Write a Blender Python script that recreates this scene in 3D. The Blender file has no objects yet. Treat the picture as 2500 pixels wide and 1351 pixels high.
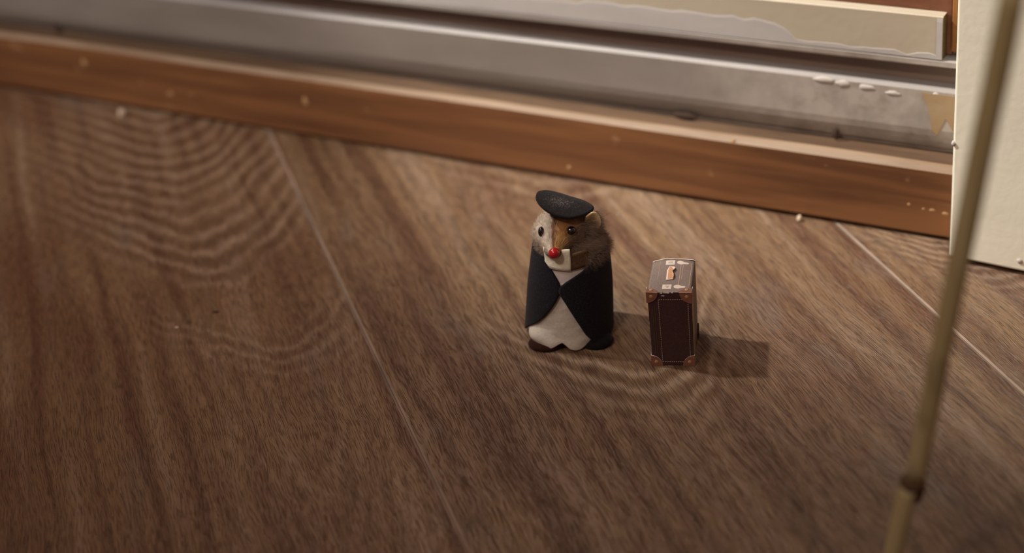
import bpy, bmesh, math, random
from mathutils import Vector, Matrix, noise as mnoise
random.seed(7)
sc = bpy.context.scene
COL = sc.collection
PI = math.pi
MM = 0.001

# ------------------------------------------------------------------ camera, world, lights, exposure
cam_d = bpy.data.cameras.new('camera')
cam = bpy.data.objects.new('camera', cam_d); COL.objects.link(cam); sc.camera = cam
cam_d.sensor_width = 36.0
cam_d.lens = 36.0 * 4080 / 2500
cam_d.clip_start = 0.01
right = Vector((0.8641435, 0.4930193, -0.1009353))
down = Vector((0.1711468, -0.4765251, -0.8623413))
fwd = Vector((-0.4732491, 0.7279120, -0.4961648))
CAM = Vector((0.3128737, -0.5212327, 0.3857804))
m = Matrix((right, -down, -fwd)).transposed().to_4x4(); m.translation = CAM
cam.matrix_world = m
cam_d.dof.use_dof = True
cam_d.dof.focus_distance = 0.690
cam_d.dof.aperture_fstop = 4.9

w = bpy.data.worlds.new('room_ambience'); sc.world = w; w.use_nodes = True
bg = w.node_tree.nodes['Background']; bg.inputs[0].default_value = (1.0, 0.60, 0.43, 1); bg.inputs[1].default_value = 0.205

def aim(o, pos, target):
    o.location = pos
    o.rotation_euler = (Vector(target) - Vector(pos)).to_track_quat('-Z', 'Y').to_euler()

kd = bpy.data.lights.new('key_spot', 'SPOT'); key = bpy.data.objects.new('key_spot', kd); COL.objects.link(key)
kd.energy = 142; kd.color = (1.0, 0.94, 0.83); kd.spot_size = math.radians(29); kd.spot_blend = 1.0; kd.shadow_soft_size = 0.022
aim(key, (-0.74, -0.06, 0.95), (0.10, 0.27, 0.0))
fd = bpy.data.lights.new('front_lamp', 'SPOT'); fill = bpy.data.objects.new('front_lamp', fd); COL.objects.link(fill)
fd.energy = 24; fd.color = (1.0, 0.82, 0.66); fd.spot_size = math.radians(37); fd.spot_blend = 1.0; fd.shadow_soft_size = 0.07
aim(fill, (0.03, -0.95, 1.13), (0.10, 0.24, 0.06))
sd = bpy.data.lights.new('added_wall_fill', 'AREA'); soft = bpy.data.objects.new('added_wall_fill', sd); COL.objects.link(soft)  # unseen area light added to brighten the wall and far left floor
sd.shape = 'RECTANGLE'; sd.size = 0.5; sd.size_y = 0.2; sd.energy = 1.0; sd.color = (1.0, 0.91, 0.82); sd.spread = math.radians(50)
aim(soft, (-0.46, -0.46, 0.92), (-0.40, 0.23, 0.03))

vs = sc.view_settings
sc.display_settings.display_device = 'sRGB'
vs.view_transform = 'Standard'; vs.look = 'None'; vs.exposure = 0.0; vs.gamma = 1.0; vs.use_curve_mapping = False

# ------------------------------------------------------------------ helpers
def tag(o, label=None, cat=None, kind=None, group=None):
    if label: o['label'] = label
    if cat: o['category'] = cat
    if kind: o['kind'] = kind
    if group: o['group'] = group
    return o

def obj(name, verts, faces, mats, parent=None, smooth=False, idx=None):
    me = bpy.data.meshes.new(name)
    me.from_pydata([tuple(v) for v in verts], [], faces)
    for mt in (mats if isinstance(mats, (list, tuple)) else [mats]): me.materials.append(mt)
    if idx: me.polygons.foreach_set('material_index', idx)
    if smooth: me.polygons.foreach_set('use_smooth', [True] * len(me.polygons))
    me.update()
    o = bpy.data.objects.new(name, me); COL.objects.link(o)
    if parent: o.parent = parent
    return o

def bmobj(name, bm, mats, parent=None, smooth=False):
    me = bpy.data.meshes.new(name); bmesh.ops.recalc_face_normals(bm, faces=bm.faces[:]); bm.to_mesh(me); bm.free()
    for mt in (mats if isinstance(mats, (list, tuple)) else [mats]): me.materials.append(mt)
    if smooth: me.polygons.foreach_set('use_smooth', [True] * len(me.polygons))
    o = bpy.data.objects.new(name, me); COL.objects.link(o)
    if parent: o.parent = parent
    return o

def empty(name, loc=(0, 0, 0), rz=0):
    o = bpy.data.objects.new(name, None); COL.objects.link(o); o.location = loc; o.rotation_euler = (0, 0, rz)
    o.empty_display_size = 0.01
    return o

def bm_box(x0, x1, y0, y1, z0, z1, bev=0.0, seg=2, cuts=0):
    bm = bmesh.new()
    vs_ = [bm.verts.new((x, y, z)) for x in (x0, x1) for y in (y0, y1) for z in (z0, z1)]
    for f in ((0, 1, 3, 2), (4, 6, 7, 5), (0, 4, 5, 1), (2, 3, 7, 6), (0, 2, 6, 4), (1, 5, 7, 3)): bm.faces.new([vs_[i] for i in f])
    bmesh.ops.recalc_face_normals(bm, faces=bm.faces[:])
    if bev: bmesh.ops.bevel(bm, geom=bm.edges[:], offset=bev, segments=seg, affect='EDGES', profile=0.5)
    return bm

def grid(nu, nv, fn, closed_u=False):
    V = [fn(i / (nu if closed_u else nu - 1), j / (nv - 1)) for j in range(nv) for i in range(nu)]
    F = []
    for j in range(nv - 1):
        for i in range(nu if closed_u else nu - 1):
            a, b = j * nu + i, j * nu + (i + 1) % nu
            F.append((a, b, b + nu, a + nu))
    return V, F

def solidify(o, t, offset=-1, rim=None):
    md = o.modifiers.new('thickness', 'SOLIDIFY'); md.thickness = t; md.offset = offset
    if rim is not None: md.material_offset_rim = rim
    return o

# ------------------------------------------------------------------ node helpers
class NT:
    def __init__(s, name, rough=0.6, spec=0.5):
        s.m = bpy.data.materials.new(name); s.m.use_nodes = True; s.t = s.m.node_tree
        s.b = s.t.nodes['Principled BSDF']; s.b.inputs['Roughness'].default_value = rough
        s.b.inputs['Specular IOR Level'].default_value = spec
    def n(s, typ, **kw):
        nd = s.t.nodes.new(typ)
        for k, v in kw.items(): setattr(nd, k, v)
        return nd
    def link(s, a, b): s.t.links.new(a, b)
    def setv(s, sock, v):
        if hasattr(v, 'links') or isinstance(v, bpy.types.NodeSocket): s.link(v, sock)
        else: sock.default_value = v
    def math(s, op, a, b=0.0, c=0.0, clamp=False):
        nd = s.n('ShaderNodeMath', operation=op, use_clamp=clamp)
        for i, v in enumerate((a, b, c)): s.setv(nd.inputs[i], v)
        return nd.outputs[0]
    def coord(s, which='Object'): return s.n('ShaderNodeTexCoord').outputs[which]
    def mapping(s, vec, scale=(1, 1, 1), loc=(0, 0, 0), rot=(0, 0, 0)):
        nd = s.n('ShaderNodeMapping'); s.link(vec, nd.inputs[0])
        nd.inputs['Scale'].default_value = scale; nd.inputs['Location'].default_value = loc; nd.inputs['Rotation'].default_value = rot
        return nd.outputs[0]
    def noise(s, vec, scale=1.0, detail=2.0, rough=0.5, dist=0.0, dim='3D'):
        nd = s.n('ShaderNodeTexNoise', noise_dimensions=dim); s.link(vec, nd.inputs['Vector'])
        nd.inputs['Scale'].default_value = scale; nd.inputs['Detail'].default_value = detail
        nd.inputs['Roughness'].default_value = rough; nd.inputs['Distortion'].default_value = dist
        return nd.outputs['Fac']
    def ramp(s, fac, stops, interp='LINEAR'):
        nd = s.n('ShaderNodeValToRGB'); nd.color_ramp.interpolation = interp
        e = nd.color_ramp.elements
        while len(e) < len(stops): e.new(0.5)
        for el, (p, c) in zip(e, stops):
            el.position = p; el.color = (c, c, c, 1) if not hasattr(c, '__len__') else (*c, 1)
        s.link(fac, nd.inputs[0]); return nd.outputs[0]
    def mix(s, fac, a, b, blend='MIX'):
        nd = s.n('ShaderNodeMix', data_type='RGBA', blend_type=blend)
        s.setv(nd.inputs[0], fac)
        for i, v in ((6, a), (7, b)):
            if hasattr(v, '__len__') and not isinstance(v, bpy.types.NodeSocket): v = (*v, 1) if len(v) == 3 else v
            s.setv(nd.inputs[i], v)
        return nd.outputs[2]
    def sep(s, vec):
        nd = s.n('ShaderNodeSeparateXYZ'); s.link(vec, nd.inputs[0]); return nd.outputs
    def bump(s, h, dist, strength=1.0, prev=None):
        nd = s.n('ShaderNodeBump'); nd.inputs['Strength'].default_value = strength; nd.inputs['Distance'].default_value = dist
        s.link(h, nd.inputs['Height'])
        if prev is not None: s.link(prev, nd.inputs['Normal'])
        return nd.outputs[0]
    def out(s, col=None, normal=None, rough=None):
        if col is not None:
            if hasattr(col, '__len__') and not isinstance(col, bpy.types.NodeSocket): col = (*col, 1) if len(col) == 3 else col
            s.setv(s.b.inputs['Base Color'], col)
        if normal is not None: s.link(normal, s.b.inputs['Normal'])
        if rough is not None: s.setv(s.b.inputs['Roughness'], rough)
        return s.m

def plain(name, col, rough=0.6, spec=0.5, vary=0.0, scale=800, bump=0.0):
    t = NT(name, rough, spec); v = t.coord(); c = col; nrm = None
    if vary:
        f = t.noise(v, scale, 4, 0.6)
        c = t.mix(t.ramp(f, [(0.3, 0.0), (0.7, 1.0)]), tuple(x * (1 - vary) for x in col), tuple(min(1, x * (1 + vary)) for x in col))
    if bump:
        nrm = t.bump(t.noise(v, scale * 1.6, 3, 0.6), bump)
    return t.out(c, nrm)

# ------------------------------------------------------------------ floor planks
def plank_mat(name, arches, off, tone=1.0, tint=(1, 1, 1)):
    """local x runs along the board, local y across it. arches: (u0, u1, v0, width, depth, period, amount) - nested
    cathedral arches on the axis v0 between u0 and u1; elsewhere straight grain"""
    t = NT(name, 0.46, 0.42); co = t.coord(); x, y, z = t.sep(co)
    shift = t.mapping(co, (1, 1, 1), off)
    K = lambda r, g, b: (r * tone * tint[0], g * tone * tint[1], b * tone * tint[2])
    warp = t.math('SUBTRACT', t.noise(t.mapping(shift, (11, 26, 1)), 1.0, 3, 0.55), 0.5)
    warp2 = t.math('SUBTRACT', t.noise(t.mapping(shift, (38, 95, 1)), 1.0, 2, 0.5), 0.5)
    pw = t.math('MULTIPLY', warp, 0.010)
    yw = t.math('ADD', y, pw)
    def aniso(sx, sy, seed, det=3, rough=0.55):
        cb = t.n('ShaderNodeCombineXYZ'); t.link(t.math('MULTIPLY', x, sx), cb.inputs[0]); t.link(t.math('MULTIPLY', yw, sy), cb.inputs[1])
        cb.inputs[2].default_value = off[0] * 7 + seed
        return t.noise(cb.outputs[0], 1.0, det, rough)
    broad = aniso(6, 17, 1); streak = aniso(11, 190, 2, 4, 0.6); band = aniso(3.8, 105, 3, 2, 0.5)
    base = t.mix(t.ramp(broad, [(0.3, 0.0), (0.7, 1.0)]), K(0.150, 0.083, 0.044), K(0.205, 0.128, 0.070))
    base = t.mix(t.ramp(band, [(0.36, 0.90), (0.50, 0.0)]), base, K(0.092, 0.041, 0.023))
    base = t.mix(t.ramp(band, [(0.56, 0.0), (0.70, 0.72)]), base, K(0.245, 0.168, 0.118))
    base = t.mix(t.ramp(streak, [(0.32, 0.6), (0.52, 0.0)]), base, K(0.095, 0.049, 0.028))
    heart = t.ramp(t.noise(t.mapping(shift, (7, 11, 1), (4.4, 2.1, 0)), 1.0, 2, 0.5), [(0.50, 0.0), (0.68, 0.55)])
    base = t.mix(heart, base, K(0.098, 0.041, 0.022))
    hsum = None
    for (u0, u1, v0, width, depth, period, amt) in arches:
        dv = t.math('DIVIDE', t.math('SUBTRACT', y, v0), width)
        dv2 = t.math('MULTIPLY', dv, dv)
        hyp = t.math('MULTIPLY', t.math('SUBTRACT', t.math('SQRT', t.math('ADD', t.math('MULTIPLY', dv2, 2.2), 1.0)), 1.0), depth)
        R = t.math('ADD', x, hyp)
        R = t.math('ADD', R, t.math('MULTIPLY', warp, 0.040))
        R = t.math('ADD', R, t.math('MULTIPLY', warp2, 0.0065))
        rings = t.math('MULTIPLY_ADD', t.math('SINE', t.math('MULTIPLY', R, 2 * PI / period)), 0.5, 0.5)
        rings = t.math('POWER', rings, 1.4)
        mv = t.math('POWER', 2.718, t.math('MULTIPLY', t.math('POWER', t.math('MULTIPLY', dv2, 0.30), 2.0), -1.0))
        a0 = t.n('ShaderNodeMapRange', interpolation_type='SMOOTHSTEP'); t.link(R, a0.inputs[0]); a0.inputs[1].default_value = u0 - .012; a0.inputs[2].default_value = u0 + .012
        a1 = t.n('ShaderNodeMapRange', interpolation_type='SMOOTHSTEP'); t.link(R, a1.inputs[0]); a1.inputs[1].default_value = u1 + .02; a1.inputs[2].default_value = u1 - .03
        nm = t.ramp(t.noise(t.mapping(shift, (16, 30, 1), (3.1, 1.7, 0)), 1.0, 2, 0.5), [(0.30, 0.35), (0.55, 1.0)])
        mk = t.math('MULTIPLY', t.math('MULTIPLY', t.math('MULTIPLY', mv, a0.outputs[0]), t.math('MULTIPLY', a1.outputs[0], nm)), amt)
        base = t.mix(t.math('MULTIPLY', rings, mk), base, K(0.300, 0.215, 0.160))
        base = t.mix(t.math('MULTIPLY', t.math('SUBTRACT', 1.0, rings), t.math('MULTIPLY', mk, 0.9)), base, K(0.082, 0.041, 0.024))
        hh = t.math('MULTIPLY', rings, mk)
        hsum = hh if hsum is None else t.math('ADD', hsum, hh)
    pn = aniso(105, 2300, 4, 2, 0.6)
    pores = t.ramp(pn, [(0.34, 1.0), (0.46, 0.0)])
    glint = t.ramp(pn, [(0.58, 0.0), (0.70, 1.0)])
    grey = t.ramp(t.noise(t.mapping(shift, (14, 30, 1), (1.3, 8.8, 0)), 1.0, 2, 0.5), [(0.60, 0.0), (0.78, 0.55)])
    base = t.mix(grey, base, K(0.150, 0.122, 0.105))
    base = t.mix(t.math('MULTIPLY', pores, 0.50), base, K(0.050, 0.023, 0.014))
    base = t.mix(t.math('MULTIPLY', glint, 0.28), base, K(0.30, 0.215, 0.155))  # specular glints of the pores put into the colour as pale flecks
    h = t.math('SUBTRACT', pn, t.math('MULTIPLY', pores, 0.5))
    if hsum is not None: h = t.math('ADD', h, t.math('MULTIPLY', hsum, 0.5))
    h = t.math('ADD', h, t.math('MULTIPLY', streak, 0.5))
    nrm = t.bump(h, 0.00042, 1.0)
    rgh = t.math('MULTIPLY_ADD', pores, 0.12, 0.36)
    return t.out(base, nrm, rgh)

groove_mat = plain('plank_bevel_pale', (0.225, 0.165, 0.128), 0.6, 0.4, 0.45, 14)  # pale bevel colour: dust plus the light caught along the seams, painted in
sub_mat = plain('subfloor_screed', (0.05, 0.035, 0.025), 0.9, 0.2, 0.2, 60)

floor = bmobj('floor', bm_box(-1.35, 0.85, -1.0, 0.215, -0.03, -0.009), sub_mat)
tag(floor, kind='structure')
ANG = math.atan2(-0.678, 0.735)
pm = {
 -1: plank_mat('oak_plank_grain_a', [(-.6, .6, -0.30, .05, .07, .017, .4)], (2.3, 0.4, 0), tint=(.95, .9, .88)),
 0: plank_mat('oak_plank_grain_b', [(-.42, -.125, -0.130, .040, .050, .0190, .60), (-.070, -.030, -0.113, .030, .030, .013, .42), (.03, .5, -.120, .022, .10, .040, .20)], (0, 0, 0), tint=(1.05, 1.02, .98)),
 1: plank_mat('oak_plank_grain_c', [(.018, .075, 0.022, .026, .034, .0150, .66), (-.16, -.11, .06, .045, .05, .019, .35)], (5.1, 2.2, 0)),
 2: plank_mat('oak_plank_grain_d', [(-.08, .05, 0.195, .022, .030, .0085, .55)], (8.7, 3.9, 0)),
}
V1, PW = -0.0795, 0.2290
for k in range(-1, 4):
    v_lo = V1 + (k - 1) * PW; v_hi = v_lo + PW
    g = 0.00008
    y0, y1 = v_lo + g, v_hi - g
    bv = 0.0009
    # each board is clipped to the room: ends cut along the wall line behind the skirting
    def ucut(v):  # along-coordinate where world y = 0.150 ; world y = -0.678 u + 0.735 v
        return (0.735 * v - 0.150) / 0.678
    prof = [(y0, -0.009), (y0, -0.0004), (y0 + bv, 0.0), (y1 - bv, 0.0), (y1, -0.0004), (y1, -0.009)]
    NS = 6
    V, F, I = [], [], []
    for s in range(NS + 1):
        for (yy, zz) in prof:
            ua = ucut(yy); ub = 0.62
            V.append((ua + (ub - ua) * s / NS, yy, zz))
    n_ = len(prof)
    for s in range(NS):
        for q in range(n_):
            a_, b_ = s * n_ + q, s * n_ + (q + 1) % n_
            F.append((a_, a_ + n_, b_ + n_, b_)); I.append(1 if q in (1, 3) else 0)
    F.append(tuple(range(n_))); I.append(0); F.append(tuple(reversed([NS * n_ + q for q in range(n_)]))); I.append(0)
    mt = pm.get(k, pm[-1])
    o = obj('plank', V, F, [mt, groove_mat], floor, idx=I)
    o.rotation_euler = (0, 0, ANG)

# ------------------------------------------------------------------ boards of the wall base
def wood_x(name, c0, c1, c2, rough, spec, sx=7, sz=130, fleck=0.0, bump=0.0002, lo=(0, 0, 0)):
    t = NT(name, rough, spec); v = t.mapping(t.coord(), (1, 1, 1), lo)
    g = t.noise(t.mapping(v, (sx, sz, sz)), 1.0, 5, 0.6, 0.4)
    g2 = t.noise(t.mapping(v, (sx * .35, sz * .22, sz * .22), (3, 1, 7)), 1.0, 3, 0.5)
    c = t.mix(t.ramp(g2, [(0.3, 0.0), (0.7, 1.0)]), c0, c1)
    c = t.mix(t.ramp(g, [(0.35, 0.8), (0.6, 0.0)]), c, c2)
    if fleck:
        f = t.noise(t.mapping(v, (70, 110, 110), (5, 5, 5)), 1.0, 2, 0.5)
        c = t.mix(t.ramp(f, [(0.70, 0.0), (0.76, fleck)]), c, (0.42, 0.27, 0.15))
    return t.out(c, t.bump(g, bump, 0.6))

def paint_mat(name, col, col2, rough, spec, dirt=None, sc_=30):
    t = NT(name, rough, spec); v = t.coord()
    a = t.noise(t.mapping(v, (0.35, 1, 1)), sc_, 4, 0.55)
    c = t.mix(t.ramp(a, [(0.35, 0.0), (0.65, 1.0)]), col, col2)
    if dirt:
        d = t.noise(v, 90, 4, 0.7)
        c = t.mix(t.ramp(d, [(0.60, 0.0), (0.72, 0.6)]), c, dirt)
    return t.out(c, t.bump(t.noise(v, 260, 3, 0.5), 0.0002, 0.5))

m_base = wood_x('baseboard_orange_stain', (0.160, 0.066, 0.026), (0.235, 0.104, 0.042), (0.085, 0.034, 0.015), 0.42, 0.45, 6, 120, 0.35)
m_base_top = wood_x('baseboard_pale_edge', (0.225, 0.155, 0.105), (0.265, 0.19, 0.13), (0.15, 0.09, 0.052), 0.5, 0.4, 14, 160)  # paler, greyer brown on the top front edge
m_base_up = wood_x('baseboard_dark_top', (0.080, 0.045, 0.026), (0.11, 0.066, 0.038), (0.05, 0.027, 0.015), 0.7, 0.3, 14, 100)  # darker brown on the upper face
def grey_board():
    t = NT('grey_primer_paint', 0.42, 0.5); v = t.coord(); x, y, z = t.sep(v)
    a = t.noise(t.mapping(v, (0.35, 1, 1)), 30, 4, 0.55)
    c = t.mix(t.ramp(a, [(0.35, 0.0), (0.65, 1.0)]), (0.180, 0.157, 0.142), (0.222, 0.197, 0.182))
    n2 = t.noise(t.mapping(v, (1, 1, 0.8)), 75, 4, 0.6)
    edge = t.n('ShaderNodeMapRange', interpolation_type='SMOOTHSTEP'); t.link(x, edge.inputs[0]); edge.inputs[1].default_value = -0.03; edge.inputs[2].default_value = 0.05
    f = t.math('MULTIPLY', t.ramp(n2, [(0.32, 0.35), (0.58, 1.0)]), edge.outputs[0])
    c = t.mix(f, c, (0.375, 0.330, 0.300))      # whitewash brushed over the right-hand end
    d = t.ramp(t.noise(t.mapping(v, (1, 1, 1.6)), 60, 3, 0.6), [(0.56, 0.0), (0.70, 0.5)])
    c = t.mix(t.math('MULTIPLY', d, edge.outputs[0]), c, (0.20, 0.155, 0.115))
    return t.out(c, t.bump(t.noise(v, 260, 3, 0.5), 0.0002, 0.5))
m_grey = grey_board()
m_greyw = paint_mat('ledge_white_paint', (0.215, 0.198, 0.198), (0.255, 0.235, 0.232), 0.5, 0.4)
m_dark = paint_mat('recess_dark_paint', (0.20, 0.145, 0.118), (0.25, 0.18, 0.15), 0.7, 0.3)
m_cream = paint_mat('cream_limewash', (0.355, 0.305, 0.235), (0.41, 0.36, 0.295), 0.55, 0.4, sc_=22)
m_white = paint_mat('white_smear_paint', (0.355, 0.335, 0.335), (0.40, 0.375, 0.37), 0.5, 0.4)
m_panel = wood_x('red_brown_panel', (0.165, 0.066, 0.033), (0.24, 0.105, 0.055), (0.10, 0.034, 0.017), 0.5, 0.4, 20, 60)
m_post = wood_x('orange_post_wood', (0.28, 0.125, 0.035), (0.34, 0.16, 0.05), (0.15, 0.06, 0.02), 0.5, 0.4, 60, 60)
m_post_dk = plain('bare_end_grain_shaded', (0.10, 0.062, 0.024), 0.8, 0.2, 0.3, 500)
m_case = paint_mat('sage_white_casing_paint', (0.75, 0.74, 0.635), (0.79, 0.78, 0.68), 0.45, 0.45, sc_=60)
m_ochre = paint_mat('ochre_bare_filler', (0.29, 0.195, 0.105), (0.33, 0.24, 0.15), 0.7, 0.3, sc_=120)
m_fleck = plain('pale_paint_fleck', (0.34, 0.205, 0.10), 0.7, 0.3, 0.25, 900)
m_flkw = plain('white_paint_fleck', (0.46, 0.42, 0.40), 0.7, 0.3)
m_soot = plain('dirt_spot', (0.060, 0.040, 0.032), 0.9, 0.1)

XL, XR = -1.25, 0.30
YB, ZB = 0.1412, 0.0374          # baseboard front, top
YG, ZG = 0.1526, 0.0698          # grey board front, top
YD = 0.1600                      # recess behind

# wall behind
wall = bmobj('wall_back', bm_box(XL, XR + .25, 0.185, 0.215, -0.009, 0.75), m_panel); tag(wall, kind='structure')

def extr_x(name, prof, mats, idx, parent=None, x0=XL, x1=XR, n=40, wob=0.0, seed=0.0, smooth=False):
    """extrude a closed (y, z) profile along x, with slight waviness like hand-cut timber"""
    V, F, I = [], [], []
    for s in range(n + 1):
        x = x0 + (x1 - x0) * s / n
        for q, (yy, zz) in enumerate(prof):
            d = wob * mnoise.noise(Vector((x * 9, q * 3.3, seed)))
            V.append((x, yy + d * (1 if yy < 0.165 else 0), zz + (d if 0.004 < zz else 0)))
    k = len(prof)
    for s in range(n):
        for q in range(k):
            a_, b_ = s * k + q, s * k + (q + 1) % k
            F.append((a_, b_, b_ + k, a_ + k)); I.append(idx[q])
    F.append(tuple(reversed(range(k)))); I.append(idx[0]); F.append(tuple(n * k + q for q in range(k))); I.append(idx[0])
    return obj(name, V, F, mats, parent, smooth, I)

bb = extr_x('baseboard_back', [(YB + .001, 0.0016), (YB, 0.0026), (YB, ZB - .0024), (YB + .0016, ZB - .0003), (YB + .0035, ZB), (YG + .0042, ZB), (YG + .0042, 0.0016)],
            [m_base, m_base_top, m_base_up], [0, 0, 1, 1, 2, 0, 0], wob=0.0005, n=90)
tag(bb, kind='structure')
tag(extr_x('trim_1', [(YG + .0045, ZB - .012), (YG + .0044, ZB + .0005), (YG + .0026, ZB + .0030), (YG + .0013, ZB + .0058), (YG + .0004, ZB + .0090), (YG, ZB + .0125), (YG, ZG - .0014), (YG + .0012, ZG), (YD + .001, ZG), (YD + .001, ZB - .012)], [m_grey, m_greyw], [0, 0, 0, 0, 0, 0, 1, 1, 1, 0], wob=0.0003, n=90, seed=4), kind='structure')  # foot of the board curved back, shaped to put shade above the baseboard
tag(extr_x('trim_2', [(YD + .0015, ZG - .03), (YD + .0015, 0.099), (0.175, 0.099), (0.175, ZG - .03)], [m_dark], [0, 0, 0, 0], n=8), kind='structure')
# ledge lip above the dark recess, then the cream board standing on it
ZL0, ZL1 = 0.0803, 0.0838
led = extr_x('trim_3', [(YG + .0006, ZL0), (YG, ZL0 + .0006), (YG, ZL1 - .0006), (YG + .0008, ZL1), (0.176, ZL1), (0.176, ZL0)], [m_grey, m_greyw], [0, 0, 1, 1, 0, 0], wob=0.0002, n=60, seed=9)
tag(led, kind='structure')
XC = 0.1121
cream = extr_x('trim_4', [(YG + .0002, ZL1 + .0001), (YG + .0002, 0.1037), (YG + .0008, 0.1043), (0.1583, 0.1043), (0.1583, ZL1 + .0001)], [m_cream, m_white], [0, 0, 0, 0, 0], x1=XC, wob=0.0002, n=60, seed=12)
tag(cream, kind='structure')
cream.data.materials.append(m_post_dk); cream.data.polygons[len(cream.data.polygons) - 1].material_index = 2   # bare end grain, darkened to put in the end face's shade
# brown upright beside the cream board's end, and brown panel above it
tag(bmobj('trim_5', bm_box(0.1150, 0.150, 0.1560, 0.184, 0.0868, 0.16, 0.0006), m_post), kind='structure')
tag(bmobj('trim_6', bm_box(XL, 0.1146, 0.1586, 0.184, 0.0842, 0.70, 0.0006), m_panel), kind='structure')

def blob(name, cx, cz, y, rx, rz, mat, parent, thick=0.0003, seed=0, n=18, jag=0.35):
    """thin irregular daub lying on a vertical face at depth y"""
    V = [(cx, y - thick, cz)]; F = []
    for k in range(n):
        a_ = 2 * PI * k / n; r = 1 + jag * mnoise.noise(Vector((math.cos(a_) * 1.7 + seed, math.sin(a_) * 1.7, seed * 2.3)))
        V.append((cx + rx * r * math.cos(a_) * .8, y - thick * .8, cz + rz * r * math.sin(a_) * .8))
    for k in range(n):
        a_ = 2 * PI * k / n; r = 1 + jag * mnoise.noise(Vector((math.cos(a_) * 1.7 + seed, math.sin(a_) * 1.7, seed * 2.3)))
        V.append((cx + rx * r * math.cos(a_), y + .0002, cz + rz * r * math.sin(a_)))
    for k in range(n):
        k2 = (k + 1) % n
        F.append((0, 1 + k, 1 + k2)); F.append((1 + k, 1 + n + k, 1 + n + k2, 1 + k2))
    return obj(name, V, F, mat, parent, True)

# white smear on the cream board's foot, ochre bare patch on the grey board, flecks on the skirting
def smear(name, y, x0, x1, zb, fn, mat, parent, n=70, thick=.00006):
    V, F = [], []
    for s in range(n + 1):
        x = x0 + (x1 - x0) * s / n; h = max(.0003, fn(x))
        V += [(x, y - thick, zb), (x, y - thick, zb + h * .9), (x, y + .0001, zb + h)]
    for s in range(n):
        a_ = s * 3
        F += [(a_, a_ + 3, a_ + 4, a_ + 1), (a_ + 1, a_ + 4, a_ + 5, a_ + 2)]
    return obj(name, V, F, mat, parent)
def cream_h(x):
    t_ = (x + 0.14) / 0.17
    h = 0.0105 * max(0.0, 1 - max(0, (x - 0.028) / 0.022) ** 1.4) if x < 0.05 else 0
    h *= 1.0 if x > -0.06 else max(0.25, 1 + (x + .06) * 5)
    return max(h, 0.0022) + 0.0022 * mnoise.noise(Vector((x * 120, 2, 0))) + .0012 * mnoise.noise(Vector((x * 400, 5, 0)))
smear('paint_smear', YG + .0001, -0.25, XC - .0004, ZL1 + .0002, cream_h, m_white, cream)
smear('paint_smear', YG + .0001, XC - .0028, XC - .0002, ZL1 + .0002, lambda x: 0.0195, m_white, cream, n=3, thick=.00012)
g1 = bpy.data.objects['trim_1']
def ochre_pts():
    pts = [(0.1255, 0.0672), (0.1255, 0.0400), (0.1215, 0.0425), (0.1180, 0.0505), (0.1145, 0.0560), (0.1110, 0.0475), (0.1085, 0.0490), (0.1070, 0.0580), (0.1035, 0.0675)]
    return pts
pts = ochre_pts()
V = [(x, YG - .0003, z) for x, z in pts] + [(x + .0002, YG + .0003, z - .0002) for x, z in pts]
nP = len(pts)
obj('bare_patch', V, [tuple(range(nP))] + [(k, (k + 1) % nP, nP + (k + 1) % nP, nP + k) for k in range(nP)], m_ochre, g1)
for i, (x, z, rx, rz) in enumerate([(0.0575, 0.0676, .006, .0016), (0.0665, 0.0668, .004, .0018), (0.0780, 0.0665, .0045, .0014), (0.0900, 0.0652, .0038, .0012), (0.1098, 0.0672, .0014, .0012)]):
    blob('paint_fleck', x, z, YG, rx, rz, m_flkw, g1, .00025, i * 1.7)
for i, (x, z, rx, rz) in enumerate([(0.0629, 0.0412, .0018, .0034), (-0.4325, 0.0410, .0020, .0034), (-0.0146, 0.0392, .0065, .0022)]):
    blob('dirt_spot', x, z, YG, rx, rz, m_soot, g1, .00012, 20 + i * 1.3)
for i, (x, z, rx, rz) in enumerate([(0.0160, 0.0345, .0016, .0022), (0.0262, 0.0176, .0042, .0013), (0.1040, 0.0228, .0010, .0010), (0.1070, 0.0216, .0016, .0015), (0.1022, 0.0162, .0010, .0010),
        (0.1130, 0.0150, .0020, .0010), (0.1190, 0.0142, .0018, .0012), (-0.4035, 0.0255, .0022, .0026), (-0.2398, 0.0225, .0020, .0026), (-0.4733, 0.0158, .0022, .0022), (-0.3395, 0.0138, .0022, .0018), (-0.0754, 0.0071, .0014, .0016), (0.1090, 0.0150, .0009, .0008)]):
    blob('paint_fleck', x, z, YB, rx, rz, m_fleck, bb, .00012, 40 + i * 1.1)

# door casing on the right, standing just off the floor
CX, CY = 0.1262, 0.1245
bm = bm_box(0.0, 0.20, 0.0, 0.075, 0.0022, 0.62, 0.0012, 3)
case = bmobj('trim_7', bm, m_case); case.location = (CX, CY, 0); case.rotation_euler = (0, 0, math.radians(-4)); tag(case, kind='structure')
blob('paint_fleck', 0.0004, 0.0585, 0.0002, .0010, .0012, m_flkw, case, .0008, 77)
blob('paint_fleck', 0.0320, 0.0072, 0.0002, .0016, .0014, m_flkw, case, .0006, 78)

# ------------------------------------------------------------------ toy mouse
MO = Vector((-0.00758, 0.01267, 0.0)); MROT = math.radians(29.7)
mouse = empty('toy_mouse', MO, MROT)
tag(mouse, 'small fur toy mouse in black beret and dark felt coat, with red bead nose', 'toy')
LEAN = 0.09
def T(x, y, z):  # millimetres, upright -> leaning figure
    return (MM * (x + LEAN * z), MM * y, MM * z)

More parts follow.
